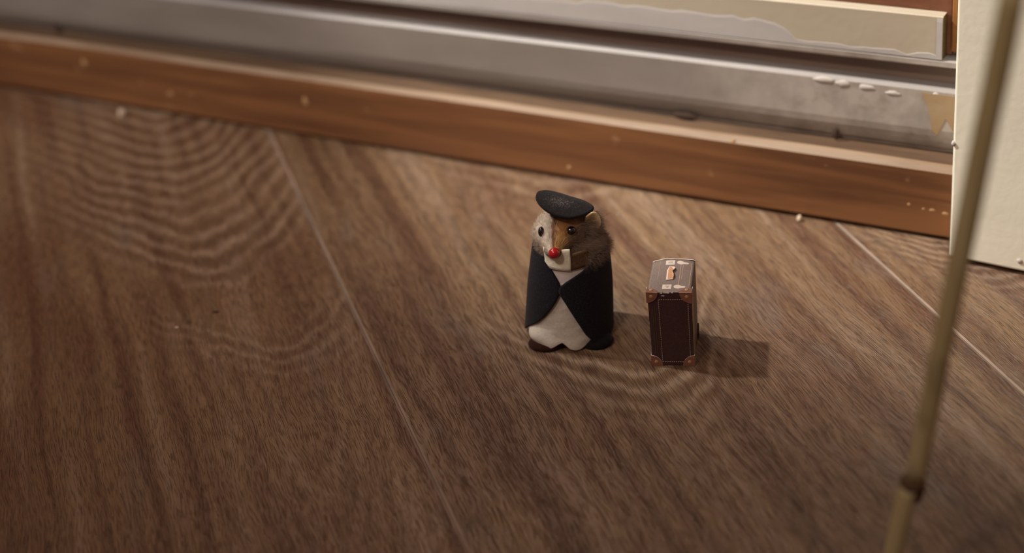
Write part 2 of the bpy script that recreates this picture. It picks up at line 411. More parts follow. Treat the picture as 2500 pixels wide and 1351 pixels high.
def felt(name, col, fuzz=(1, 1, 1), amt=0.0, scale=900, vary=0.3):
    t = NT(name, 0.95, 0.1); v = t.coord()
    n1 = t.noise(v, scale, 4, 0.7); n2 = t.noise(v, scale * 2.6, 3, 0.6)
    c = t.mix(t.ramp(n1, [(0.3, 0.0), (0.7, 1.0)]), tuple(k * (1 - vary) for k in col), tuple(k * (1 + vary) for k in col))
    if amt: c = t.mix(t.ramp(n2, [(0.56, 0.0), (0.74, amt)]), c, fuzz)
    t.b.inputs['Sheen Weight'].default_value = 0.04; t.b.inputs['Sheen Roughness'].default_value = 0.5
    return t.out(c, t.bump(n1, 0.0003, 0.8))
m_coat = felt('navy_black_felt', (0.0098, 0.0085, 0.0125), (0.060, 0.054, 0.070), 0.75, 1100)
m_capf = felt('black_felt_lint', (0.010, 0.0085, 0.0105), (0.08, 0.07, 0.07), 0.5, 1100)
m_wfelt = felt('white_felt', (0.47, 0.43, 0.385), (0.56, 0.52, 0.48), 0.2, 700, 0.10)
m_lav = felt('lavender_white_felt', (0.52, 0.46, 0.46), (0.6, 0.55, 0.55), 0.1, 700, 0.06)
m_bib = felt('cream_white_felt', (0.72, 0.69, 0.58), (0.8, 0.78, 0.7), 0.2, 700, 0.06)
m_brownf = felt('brown_felt', (0.085, 0.045, 0.026), (0.14, 0.09, 0.06), 0.3, 900)
m_sole = felt('dark_brown_leather_sole', (0.022, 0.0075, 0.0045), (0.04, 0.016, 0.010), 0.2, 900)
m_footb = felt('black_foot_felt', (0.0055, 0.0045, 0.0050), (0.02, 0.018, 0.02), 0.3, 900)
m_ear = plain('yellowed_leather', (0.62, 0.48, 0.27), 0.55, 0.4, 0.18, 500, 0.0002)
m_red = plain('red_glass_bead', (0.36, 0.006, 0.010), 0.18, 0.6)
m_eye = plain('black_glass_bead', (0.006, 0.005, 0.006), 0.10, 0.7)
def vcol_mat(name, rough=0.8, spec=0.2):
    t = NT(name, rough, spec); a = t.n('ShaderNodeAttribute', attribute_name='Col')
    return t.out(a.outputs['Color'])
m_fur = vcol_mat('fur_strand', 0.75, 0.15)
m_skin = vcol_mat('fur_hide', 0.9, 0.1)

def rad(z):  # body radius, mm
    return 18.0 - 1.7 * (z / 42.0) - 1.1 * max(0, (z - 22) / 20.0) ** 1.5

# inner body (brown hide), closed
def body_fn(u, v):
    a_ = 2 * PI * u; z = 0.3 + 43.2 * v
    r = rad(z) - 2.3 - (0 if v > 0.06 else 2.0 * (1 - v / .06)) - max(0, (z - 40) * 1.6)
    return T(r * math.sin(a_), -r * math.cos(a_), z)
V, F = grid(40, 20, body_fn, True)
F += [tuple(reversed(range(40))), tuple(range(40 * 19, 40 * 20))]
obj('body', V, F, m_sole, mouse, True)

def onbody(phi, z, dr=0.0):
    r = rad(z) + dr
    return T(r * math.sin(phi), -r * math.cos(phi), z)
D2 = math.radians
def lerp_tab(tab, x):
    if x <= tab[0][0]: return tab[0][1]
    for (a_, b_), (c_, d_) in zip(tab, tab[1:]):
        if x <= c_: return b_ + (d_ - b_) * (x - a_) / (c_ - a_)
    return tab[-1][1]
# felt coat: one sheet round the back with two front flaps; tables give the front edges' angle by height
L_EDGE = [(1.0, -98), (2.5, -92), (5.5, -80), (8.0, -70), (9.5, -63), (12.5, -50), (16, -39), (20, -29.5), (24, -22), (27, -17.5), (29, -15.5), (31, -15), (33, -17), (35, -21), (38, -29), (40, -34.5), (42, -42), (44, -52)]
R_EDGE = [(1.5, 36), (4, 28.5), (8, 19), (14, 9.5), (20, 0), (25, -8.5), (27.5, -13.5), (29.5, -17), (31, -17.5), (32.5, -14), (34, -8), (36, 3), (38, 16), (40, 26), (42, 33), (44, 40)]
def coat_fn(u, v):
    z = 1.4 + 42.2 * v
    lo = lerp_tab(R_EDGE, z); hi = 360 + lerp_tab(L_EDGE, z)
    # ease columns toward the front edges
    ph = lo + (hi - lo) * u
    d = 0.55 if ph < 180 else 0.0
    d *= max(0, 1 - (ph - lo) / 60.0) if ph < 180 else 0
    ripple = 0.35 * math.sin(ph * 0.07 + z * .05) * (1 - v)
    z2 = z
    if ph > 235: z2 = z + 0.0
    flare = (0.9 * max(0, 1 - abs(ph - 262) / 24) * (1 - v) ** 3)
    return onbody(D2(ph), z2, d + ripple + 0.2 + flare)
V, F = grid(90, 46, coat_fn)
coat = obj('coat', V, F, m_coat, mouse, True); solidify(coat, 0.0011, 1)

# white trousers / belly front with two lobes at the hem, worn under the coat
HEM = [(-80, 6.5), (-72, 4.6), (-62, 2.2), (-52, 1.0), (-40, 0.5), (-32, 1.0), (-24, 2.4), (-17, 3.9), (-12, 4.6), (-7, 3.4), (-1, 1.5), (6, 0.6), (13, 0.7), (20, 1.8), (27, 3.4), (36, 5.0), (44, 7)]
def belly_fn(u, v):
    ph = -78 + 122 * u
    z0 = lerp_tab(HEM, ph); z = z0 + (33.0 - z0) * v ** 1.15
    b = 3.0 * math.exp(-((ph + 55) / 18) ** 2 - ((z - 5.6) / 3.2) ** 2) + 1.2 * math.exp(-((ph + 30) / 16) ** 2 - ((z - 3) / 3.0) ** 2)
    b += 0.7 * math.exp(-((ph - 8) / 16) ** 2 - ((z - 2.0) / 4) ** 2)
    b += 0.25 * mnoise.noise(Vector((ph * .06, z * .3, 1)))
    return onbody(D2(ph), z, -0.75 + b)
V, F = grid(84, 40, belly_fn)
tr = obj('trousers', V, F, m_wfelt, mouse, True); solidify(tr, 0.0011, 0)
# shirt front
def shirt_fn(u, v):
    ph = -44 + 78 * u; z = 29 + 12.6 * v
    return onbody(D2(ph), z, -0.35 - 0.3 * v)
V, F = grid(24, 10, shirt_fn); sh = obj('shirt_front', V, F, m_lav, mouse, True); solidify(sh, 0.0006, 0)
def neck_fn(u, v):
    a_ = 2 * PI * u; e = v * PI / 2
    return T(14.4 * math.cos(e) * math.sin(a_), -13.6 * math.cos(e) * math.cos(a_), 41.5 + 7 * math.sin(e))
V, F = grid(32, 8, neck_fn, True); obj('neck', V, F, m_brownf, mouse, True)
# collar bib and brown neck flap
def bib_fn(u, v):
    ph = -43 + 42 * u; z = 39.6 + 9.6 * v - 0.7 * u * (1 - v)
    return onbody(D2(ph), min(z, 44), 0.5 + 0.9 * v)[0:2] + (MM * z,)
V, F = grid(16, 8, bib_fn); o = obj('collar_bib', V, F, m_bib, mouse, True); solidify(o, 0.0009, 0)
def flap_fn(u, v):
    ph = -1 + 27 * u; z = 39.0 + 7.4 * v + 1.0 * u
    return onbody(D2(ph), min(z, 44), 0.35 + 0.4 * v)[0:2] + (MM * z,)
V, F = grid(12, 8, flap_fn); o = obj('neck_flap', V, F, m_brownf, mouse, True); solidify(o, 0.0008, 0)

# feet: soft pads peeping out under the trousers and coat
def foot(name, cx, cy, rx, ry, rz, mat, label):
    bm = bmesh.new(); bmesh.ops.create_uvsphere(bm, u_segments=20, v_segments=12, radius=1.0)
    for v in bm.verts:
        z = max(v.co.z, -0.55)
        n_ = 1 + .09 * mnoise.noise(v.co * 2.2 + Vector((cx, 0, 0)))
        v.co = Vector(T(cx + v.co.x * rx * n_, cy + v.co.y * ry * n_, (z + .55) * rz))
    o = bmobj(name, bm, mat, mouse, True); o['label'] = label; return o
foot('foot', -9.8, -10.6, 8.6, 6.6, 2.6, m_sole, 'dark brown foot pad under the white trouser lobe')
foot('foot', 11.4, -12.8, 7.2, 6.4, 2.6, m_footb, 'black foot pad and shadow under the coat hem')  # foot drawn out so its black also takes in the shadow beside it

# head: rings lofted along an axis from nape to snout tip
HEADC = Vector((-2.4, 0.0, 49.2)); YAW = D2(6)
AX = Vector((-math.sin(YAW), -math.cos(YAW), 0)); SIDE = Vector((math.cos(YAW), -math.sin(YAW), 0)); UPV = Vector((0, 0, 1))
RP = [(-12, 0.05), (-11.3, 3.8), (-10, 6.4), (-8, 8.8), (-5, 10.5), (-1, 11.3), (2.5, 10.9), (5.5, 9.6), (8, 7.9), (10.5, 6.2), (13, 4.7), (15.5, 3.4), (17.5, 2.4), (18.6, 1.4), (19.0, 0.05)]
def head_pt(t_, th):
    r = lerp_tab(RP, t_)
    drop = -max(0.0, t_ - 3) ** 1.3 * 0.030
    bend = lerp_tab([(-12, .8), (-2, 0), (3, -1.6), (8, -3.0), (13, -3.2), (19, -3.0)], t_)
    c_ = HEADC + AX * t_ + UPV * drop + SIDE * bend
    wide = 1.08 if t_ < 5 else 1.0
    return c_ + SIDE * (r * wide * math.sin(th)) + UPV * (r * 0.98 * math.cos(th))
TS = [-12 + 31 * (i / 33) for i in range(34)]
V, F = grid(40, 34, lambda u, v: T(*head_pt(-12 + 31 * v, 2 * PI * u)), True)
head = obj('head', V, F, m_skin, mouse, True)

def lerp3(a_, b_, f): return tuple(x + (y - x) * f for x, y in zip(a_, b_))
TAUPE, PALE, TAN, GREYB = (0.235, 0.160, 0.118), (0.56, 0.475, 0.40), (0.36, 0.175, 0.065), (0.165, 0.112, 0.082)
def fur_col(t_, th, rnd):
    """pelt colours: orange-tan muzzle on its right side, left side paled to put in its light, taupe elsewhere"""
    th = (th + PI) % (2 * PI) - PI
    c_ = lerp3(TAUPE, GREYB, rnd)
    if t_ > 1:
        f = min(1, (t_ - 1) / 5)
        lane = math.exp(-((th - 0.40) / 0.48) ** 2) if th > -.22 else 0.0
        c_ = lerp3(c_, TAN, f * lane)
        left = math.exp(-((th + 0.85) / 0.62) ** 2) if th < -.2 else 0.0
        c_ = lerp3(c_, PALE, min(1, (t_ + 3) / 8) * left)  # left cheek paled: light on the fur put into its colour
    else:
        left = math.exp(-((th + 1.1) / 0.7) ** 2)
        c_ = lerp3(c_, PALE, .7 * left)
    if t_ > 11 and 0.1 < th < 1.4: c_ = lerp3(c_, (0.44, 0.26, 0.09), 0.6)
    if t_ > 5 and abs(th + 0.15) < .13: c_ = lerp3(c_, (0.11, 0.045, 0.015), 0.8)
    k = 0.75 + 0.5 * random.random()
    return tuple(x * k for x in c_)
def set_cols(o, cols):
    at = o.data.color_attributes.new('Col', 'FLOAT_COLOR', 'POINT')
    at.data.foreach_set('color', [x for c_ in cols for x in (*c_, 1.0)])
set_cols(head, [tuple(x * .8 for x in fur_col(-12 + 31 * (j / 33), 2 * PI * (i / 40), 0.5)) for j in range(34) for i in range(40)])

# fur strands as thin tapering blades
FV, FF, FC = [], [], []
def strand(p0, d0, d1, L, wd, col):
    """p0 root (mm, upright), bends from d0 to d1"""
    side = d0.cross(Vector((random.uniform(-1, 1), random.uniform(-1, 1), random.uniform(-1, 1))))
    if side.length < 1e-4: return
    side.normalize(); p = p0.copy(); b = len(FV); n_ = 3
    for k in range(n_ + 1):
        f = k / n_; ww = wd * (1 - 0.85 * f)
        FV.append(T(*(p - side * ww))); FV.append(T(*(p + side * ww))); FC.append(col); FC.append(col)
        d = d0.lerp(d1, f).normalized(); p = p + d * (L / n_)
    for k in range(n_):
        a_ = b + 2 * k; FF.append((a_, a_ + 1, a_ + 3, a_ + 2))
def head_normal(t_, th):
    e = 0.05
    a_ = head_pt(t_ + e, th) - head_pt(t_ - e, th); b_ = head_pt(t_, th + e) - head_pt(t_, th - e)
    n_ = a_.cross(b_).normalized()
    if n_.dot(head_pt(t_, th) - (HEADC + AX * t_)) < 0: n_ = -n_
    return n_, a_.normalized()
rr = random.random
N_FUR = 15000
k_ = 0
while k_ < N_FUR:
    t_ = -11.2 + 28.6 * rr(); th = 2 * PI * rr()
    if rr() > (lerp_tab(RP, t_) + 1) / 12.0: continue
    k_ += 1
    n_, tn = head_normal(t_, th); p = head_pt(t_, th)
    thc = (th + PI) % (2 * PI) - PI
    back = -tn
    jit = Vector((rr() - .5, rr() - .5, rr() - .5))
    if t_ > 6:
        L = 1.6 + 1.2 * rr(); lift = 0.22; d1 = back + n_ * 0.15 - UPV * .1; wd = 0.05
    elif t_ > 1:
        L = 2.6 + 1.6 * rr(); lift = 0.35; d1 = back + n_ * 0.25 - UPV * .25; wd = 0.05
    else:
        L = 3.5 + 3.0 * rr(); lift = 0.7; d1 = back * .6 + n_ * 0.5 - UPV * .45; wd = 0.045
    if thc > 0.7 and t_ < 4:     # fluffy cheek on the right
        L *= 1.25; d1 = d1 + SIDE * 0.35; jit *= 1.5
    if thc < -0.4 and t_ < 3: L *= 0.55
    if p.z > 56.5 and t_ < 6: L *= 0.35
    if thc > 0 and p.z > 51 and t_ < 3: L *= 0.6
    if (p - Vector((9.0, -1.5, 54.0))).length < 5.2 and rr() < .9: continue
    d0 = (back + n_ * lift + jit * 0.35).normalized(); d1 = (d1 + jit * 0.6).normalized()
    strand(p - n_ * .15, d0, d1, L, wd, fur_col(t_, th, rr()))
# wispy ruff sticking out at the right cheek and lying on the coat's shoulder
for k in range(4200):
    th = 1.0 + 1.35 * rr(); t_ = -7 + 11 * rr(); n_, tn = head_normal(t_, th); p = head_pt(t_, th)
    jit = Vector((rr() - .5, rr() - .5, rr() - .5))
    d0 = (n_ * .8 + Vector((.45, -.25, -.15)) + jit * .9).normalized(); d1 = (n_ * .3 + Vector((.55, -.15, -.40 + .6 * rr())) + jit * 1.3).normalized()
    strand(p, d0, d1, 5.0 + 4.6 * rr() * rr(), 0.032, fur_col(-3, th, rr()))
# ruff over front of the right shoulder
for k in range(4200):
    ph = D2(22 + 82 * rr()); z = 39.0 + 8.5 * rr(); rd = 15.0 - 2.5 * max(0, z - 43) / 4; p = Vector((rd * math.sin(ph), -rd * math.cos(ph), z))
    n_ = Vector((math.sin(ph), -math.cos(ph), 0)); jit = Vector((rr() - .5, rr() - .5, rr() - .5))
    d0 = (n_ * .9 + UPV * .1 + jit).normalized(); d1 = (n_ * .4 - UPV * (.2 + .4 * rr()) + Vector((.35, 0, 0)) + jit * 1.5).normalized()
    strand(p, d0, d1, 2.2 + 3.0 * rr(), 0.034, fur_col(-3, 1.9, rr()))
for k in range(1500):      # throat fur above the neck flap
    ph = D2(0 + 70 * rr()); z = 44.5 + 4.2 * rr(); rd = 14.2 * math.sqrt(max(0.02, 1 - ((z - 41.5) / 7.2) ** 2)); p = Vector((rd * math.sin(ph), -rd * math.cos(ph), z))
    n_ = Vector((math.sin(ph), -math.cos(ph), 0)); jit = Vector((rr() - .5, rr() - .5, rr() - .5))
    strand(p, (n_ + UPV * .3 + jit).normalized(), (n_ * .4 - UPV * .3 + Vector((.6, 0, 0)) + jit).normalized(), 2.0 + 1.8 * rr(), 0.036, fur_col(-3, 1.6, rr()))
# a few grey hairs on the left shoulder
for k in range(900):
    ph = D2(-50 - 60 * rr()); z = 42 + 5 * rr(); p = Vector((13.8 * math.sin(ph), -13.8 * math.cos(ph), z))
    n_ = Vector((math.sin(ph), -math.cos(ph), 0)); jit = Vector((rr() - .5, rr() - .5, rr() - .5))
    strand(p, (n_ * .6 - UPV * .3 + jit).normalized(), (n_ * .4 - UPV * .7 + jit).normalized(), 2 + 1.6 * rr(), 0.04, lerp3(GREYB, PALE, .6 * rr()))
fur = obj('fur', FV, FF, m_fur, head, False); set_cols(fur, FC); fur['kind'] = 'stuff'

def bead(name, p, r, mat, parent, sx=1, sy=1, sz=1):
    bm = bmesh.new(); bmesh.ops.create_uvsphere(bm, u_segments=24, v_segments=16, radius=1)
    for v in bm.verts: v.co = Vector(T(p.x + v.co.x * r * sx, p.y + v.co.y * r * sy, p.z + v.co.z * r * sz))
    return bmobj(name, bm, mat, parent, True)
nz = head_pt(18.6, 0) + Vector((0, -0.4, -0.4)); nz.z += .3
o = bead('nose', nz, 2.35, m_red, head); o['label'] = 'red bead nose'
for s, tt in ((-1, 8.0), (1, 8.0)):
    th = s * D2(52); p = head_pt(tt, th); n_, _ = head_normal(tt, th)
    o = bead('eye', p + n_ * (0.15 if s < 0 else -0.1), 1.9, m_eye, head, 0.68 if s < 0 else 1.1, 1, 1.15 if s < 0 else 0.98); o['label'] = 'black bead eye'

# right ear: cupped leather petal with a rolled rim
def ear_fn(u, v):
    a_ = PI * (u - .5) * 1.9; r = v
    x = 4.4 * r * math.sin(a_ * .55) ; zz = 3.9 * r * (0.55 + 0.45 * math.cos(a_ * .55)) * 1.9 - 1.2
    cup = 1.5 * (x / 3.5) ** 2 - 0.5 * r
    return x, cup, zz
EC = Vector((6.6, -2.4, 53.0)); ER = D2(-26)
def ear_T(x, y, z):
    # tip outward to image right and slightly up, facing the camera
    d = Vector((math.cos(D2(38)), 0.10, math.sin(D2(38)))); s_ = Vector((-math.sin(D2(38)), -0.25, math.cos(D2(38)))); q = d.cross(s_).normalized()
    P = EC + d * z + s_ * x - q * -y * 1.0
    return T(*P)
V, F = grid(22, 9, lambda u, v: ear_T(*ear_fn(u, v)))
o = obj('ear', V, F, m_ear, head, True); solidify(o, 0.0007, 0); o['label'] = 'yellowed leather ear'

# beret: draped felt disc tilted down to the right
CAPC = Vector((-2.4, 0.6, 62.0))
def cap_fn(u, v):
    a_ = 2 * PI * u; r = max(v, .001)
    x, y = 12.2 * r * math.cos(a_), 11.2 * r * math.sin(a_) * (1 - .42 * max(0.0, math.cos(a_)) ** 1.5)
    z = -0.30 * x + 0.06 * y
    z += 0.6 * (1 - r * r)
    right_ = max(0.0, min(1.0, (x + 8) / 12.0))
    z -= 0.014 * max(0, y) ** 2 * right_ + 0.010 * max(0, y) ** 2
    z -= 0.003 * max(0, -y) ** 2
    z += 0.012 * max(0, -x - 4) ** 2
    z += 0.12 * mnoise.noise(Vector((x * .35, y * .35, 3)))
    return T(CAPC.x + x, CAPC.y + y, CAPC.z + z)
V, F = grid(56, 14, cap_fn, True); F.append(tuple(reversed(range(56))))
o = obj('beret', V, F, m_capf, mouse, True); solidify(o, 0.0010, 0)
CV, CF = [], []
for k in range(420):   # pale lint caught on the crown
    x, y = random.gauss(-2.5, 3.2), random.gauss(-1.5, 2.4)
    r = math.hypot(x / 12.2, y / 11.2)
    if r > .9: continue
    p = Vector(cap_fn(math.atan2(y / 11.2, x / 12.2) / (2 * PI), r)) + Vector((0, 0, .0007)); a_ = 2 * PI * rr(); L = MM * (.3 + .9 * rr()); wd = MM * .016
    d = Vector((math.cos(a_), math.sin(a_), -.2)) * L; s_ = Vector((-math.sin(a_), math.cos(a_), 0)) * wd
    b = len(CV); CV += [p - s_, p + s_, p + d + s_, p + d - s_]; CF.append((b, b + 1, b + 2, b + 3))
m_lint = plain('grey_lint', (0.27, 0.23, 0.225), 0.9, 0.1)
o = obj('lint', CV, CF, m_lint, mouse); o['kind'] = 'stuff'

# ------------------------------------------------------------------ paper suitcase
SC = Vector((0.0468, 0.0031, 0.0)); SROT = 0.350
case_o = empty('suitcase', SC, SROT)
tag(case_o, 'miniature dark brown paper suitcase with tan corners standing right of the toy mouse', 'suitcase')
SW0, SW1, SDp, SH = 17.1, 17.8, 24.7, 35.3     # bottom width, top width, depth, height (mm)
Z0 = 0.25
def S(x, y, z):      # x in -1..1 across, y mm back, z mm up: the paper box flares slightly upward
    hw = (SW0 + (SW1 - SW0) * z / SH) / 2
    return (MM * x * hw, MM * y, MM * (z + Z0))
def paper(name, col, lines=None, rough=0.55, spec=0.35, vary=0.25):
    t = NT(name, rough, spec); v = t.coord()
    n1 = t.noise(v, 1500, 3, 0.6); n2 = t.noise(v, 260, 3, 0.6)
    c = t.mix(t.ramp(n1, [(0.3, 0.0), (0.7, 1.0)]), tuple(k * (1 - vary) for k in col), tuple(k * (1 + vary) for k in col))
    c = t.mix(t.ramp(n2, [(0.5, 0.0), (0.8, 0.35)]), c, tuple(k * .55 for k in col))
    return t.out(c, t.bump(n1, 0.00006, 0.5))
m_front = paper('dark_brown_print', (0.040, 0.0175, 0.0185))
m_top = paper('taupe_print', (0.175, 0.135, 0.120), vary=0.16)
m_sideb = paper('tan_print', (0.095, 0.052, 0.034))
m_sidep = paper('olive_strip_print', (0.19, 0.135, 0.085))
m_edge = plain('white_paper_edge', (0.62, 0.53, 0.49), 0.8, 0.2)
m_corner = paper('tan_corner_print', (0.175, 0.073, 0.048), vary=0.15)
m_rivet = plain('brass_rivet_print', (0.33, 0.19, 0.09), 0.4, 0.5)
m_label = paper('off_white_print', (0.56, 0.49, 0.44), vary=0.08)
m_ink = plain('grey_ink', (0.22, 0.17, 0.15), 0.7, 0.2)
m_stitch = plain('pale_thread', (0.36, 0.27, 0.22), 0.8, 0.2)
m_han = paper('orange_tan_print', (0.47, 0.235, 0.125), vary=0.12)

# body shell with slightly buckled walls
bm = bmesh.new(); NB = 8
def wall_grid(fn):
    vv = [[bm.verts.new(fn(i / NB, j / NB)) for i in range(NB + 1)] for j in range(NB + 1)]
    return [bm.faces.new((vv[j][i], vv[j][i + 1], vv[j + 1][i + 1], vv[j + 1][i])) for j in range(NB) for i in range(NB)]
bow = lambda a_, b_: 0.25 * math.sin(PI * a_) * math.sin(PI * b_)
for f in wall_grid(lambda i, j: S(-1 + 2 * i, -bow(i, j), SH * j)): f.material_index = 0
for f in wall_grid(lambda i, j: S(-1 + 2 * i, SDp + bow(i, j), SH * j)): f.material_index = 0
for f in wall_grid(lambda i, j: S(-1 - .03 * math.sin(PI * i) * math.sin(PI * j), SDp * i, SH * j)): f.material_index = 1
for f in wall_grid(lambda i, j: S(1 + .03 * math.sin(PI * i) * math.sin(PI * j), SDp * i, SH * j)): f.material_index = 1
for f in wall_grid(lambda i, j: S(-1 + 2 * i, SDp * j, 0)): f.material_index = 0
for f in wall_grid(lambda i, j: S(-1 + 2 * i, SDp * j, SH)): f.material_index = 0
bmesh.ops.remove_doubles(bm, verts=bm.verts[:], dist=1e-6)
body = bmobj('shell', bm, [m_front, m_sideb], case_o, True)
for p in body.data.polygons: p.use_smooth = False
# olive strip running up the right side at the front edge
V, F = grid(3, 10, lambda u, v: (S(1.02 + .012 * math.sin(PI * v), 0.4 + 6.5 * u, .4 + (SH - .8) * v)))
o = obj('side_strip', V, F, m_sidep, case_o); solidify(o, 0.0002, 0)

# lid sheet, arched at the back so the paper edge shows
def lid_z(x, y):
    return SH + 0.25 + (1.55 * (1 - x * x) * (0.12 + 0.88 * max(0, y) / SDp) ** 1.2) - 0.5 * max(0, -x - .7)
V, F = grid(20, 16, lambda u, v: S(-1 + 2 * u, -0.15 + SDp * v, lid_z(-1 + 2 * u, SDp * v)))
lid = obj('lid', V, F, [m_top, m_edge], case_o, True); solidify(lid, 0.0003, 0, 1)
# rear paper flap standing a little above the lid
FT = [(-1, .2), (-.75, 1.5), (-.4, 2.7), (-.3, 3.0), (0, 2.7), (.3, 2.6), (.7, 2.1), (.9, 1.9), (1, .9)]
V, F = grid(28, 6, lambda u, v: S(-1 + 2 * u, SDp + .35, SH - 4 + v * (4 + .62 * lerp_tab(FT, -1 + 2 * u) + .18 * mnoise.noise(Vector((u * 9, 1, 4))))))
o = obj('rear_flap', V, F, [m_front, m_edge], case_o); solidify(o, 0.00045, 0, 1)

def on_lid(x, y, dz=0.22): return S(x, y, lid_z(x, y) + dz)
def on_front(x, z, dy=0.25):
    return S(x, -0.15 - dy - bow((x + 1) / 2, z / SH), z)
def patch(name, pts, place, mats, parent, d=0.25, t=0.00015, smooth=False):
    """flat paper cut-out glued on a face: polygon outline in face coordinates, with a paper edge"""
    n_ = len(pts)
    cx, cy = sum(p[0] for p in pts) / n_, sum(p[1] for p in pts) / n_
    V = [place(cx, cy, d)] + [place(a_, b_, d) for a_, b_ in pts] + [place(a_, b_, d - .35) for a_, b_ in pts]
    F = [(0, 1 + k, 1 + (k + 1) % n_) for k in range(n_)]; I = [0] * n_
    F += [(1 + k, 1 + n_ + k, 1 + n_ + (k + 1) % n_, 1 + (k + 1) % n_) for k in range(n_)]; I += [len(mats) - 1] * n_
    o = obj(name, V, F, mats, parent, False, I)
    me = o.data; b = bmesh.new(); b.from_mesh(me); bmesh.ops.recalc_face_normals(b, faces=b.faces[:]); b.to_mesh(me); b.free()
    return o

# corner pieces: a quarter disc on the end face, wrapped over the top or bottom and round the side
def corner(sx, top, back, r=5.0):
    hw = 8.75; k_n = 10
    bm = bmesh.new()
    def quarter(place):
        c_ = bm.verts.new(place(0, 0)); ring = [bm.verts.new(place(math.cos(PI / 2 * k / k_n), math.sin(PI / 2 * k / k_n))) for k in range(k_n + 1)]
        for k in range(k_n): bm.faces.new((c_, ring[k], ring[k + 1]))
    off = 0.42
    yy = (SDp + off) if back else -off - 0.1
    ysg = -1 if back else 1
    zz = (SH + .42) if top else -0.12
    zsg = -1 if top else 1
    X = 1 + .05
    quarter(lambda a_, b_: S(sx * (X - a_ * r / hw), yy, zz + zsg * b_ * r * 1.05))             # end face
    if top: quarter(lambda a_, b_: S(sx * (X - a_ * r / hw), yy + ysg * b_ * r * .62, max(zz, lid_z(sx * (1 - a_ * r / hw), yy + ysg * b_ * r * .62) + .2)))   # over the lid
    quarter(lambda a_, b_: S(sx * X, yy + ysg * a_ * r * .9, zz + zsg * b_ * r * 1.05))          # round the side
    bmesh.ops.remove_doubles(bm, verts=bm.verts[:], dist=1e-6)
    o = bmobj('corner_piece', bm, [m_front, m_front] if back else [m_corner, m_edge], case_o); solidify(o, 0.00022, 0, 1)
    def rivet(p, ax):
        b = bmesh.new(); bmesh.ops.create_uvsphere(b, u_segments=12, v_segments=8, radius=1)
        for v in b.verts:
            s_ = [.00085, .00085, .00085]; s_[ax] = .00035
            v.co = Vector((p[0] + v.co.x * s_[0], p[1] + v.co.y * s_[1], p[2] + v.co.z * s_[2]))
        bmobj('rivet', b, m_rivet, o, True)
    q = .42
    rivet(S(sx * (X - q * r / hw), yy, zz + zsg * q * r), 1)
    if top and not back: rivet(S(sx * (X - q * r / hw), yy + ysg * .36 * r, lid_z(sx * .7, 2) + .3), 2)
    rivet(S(sx * X, yy + ysg * q * r, zz + zsg * q * r), 0)
for sx in (-1, 1):
    for top in (True, False):
        for back in ((False,) if top else (False, True)): corner(sx, top, back, 5.0 if sx > 0 or not top else 4.7)

# stitches: a rectangle of short dashes on the end face
SV, SF = [], []
def dash(p, q, wd, nrm):
    p, q = Vector(p), Vector(q); d = (q - p).normalized(); n_ = Vector(nrm); s_ = d.cross(n_).normalized() * wd; h = n_ * .00012
    b = len(SV); SV.extend([p - s_, p + s_, q + s_, q - s_, p - s_ * .5 + h, p + s_ * .5 + h, q + s_ * .5 + h, q - s_ * .5 + h])
    SF.extend([(b + 4, b + 5, b + 6, b + 7), (b, b + 1, b + 5, b + 4), (b + 1, b + 2, b + 6, b + 5), (b + 2, b + 3, b + 7, b + 6), (b + 3, b, b + 4, b + 7)])
x0, x1, z0, z1 = -0.50, 0.86, 1.9, 32.2
def stitch_line(a_, b_, n_):
    for k in range(n_):
        f0, f1 = k / n_ + .12 / n_, k / n_ + .68 / n_
        P = [on_front(a_[0] + (b_[0] - a_[0]) * f, a_[1] + (b_[1] - a_[1]) * f, .12) for f in (f0, f1)]
        dash(P[0], P[1], .00013, (0, -1, 0))
stitch_line((x0, z0), (x0, z1), 34); stitch_line((x1, z0), (x1, z1), 34); stitch_line((x0, z1), (x1, z1), 13); stitch_line((x0, z0), (x1, z0), 13)
o = obj('stitching', SV, SF, m_stitch, case_o); o['kind'] = 'stuff'
# printed seam lines on the lid
for (x, a_, b_, wd) in ((-.92, .5, 24, .10), (-.60, 9, 23, .12), (.40, 4.6, 20.5, .20), (.50, 9, 20.5, .14), (.88, 4.8, 22.5, .16)):
    V, F = grid(2, 10, lambda u, v: on_lid(x + (u - .5) * wd * .16, a_ + (b_ - a_) * v, .22))
    o = obj('seam_line', V, F, m_stitch, case_o); solidify(o, .00006, 0)
# faint seam on the end face
for x in (-.80, -.70):
    V, F = grid(2, 10, lambda u, v: on_front(x + (u - .5) * .018, 6 + 23 * v, .10))
    o = obj('seam_line', V, F, plain('dull_thread', (0.085, 0.055, 0.05), 0.8, 0.2) if x == -.80 else bpy.data.materials['dull_thread'], case_o); solidify(o, .00006, 0)

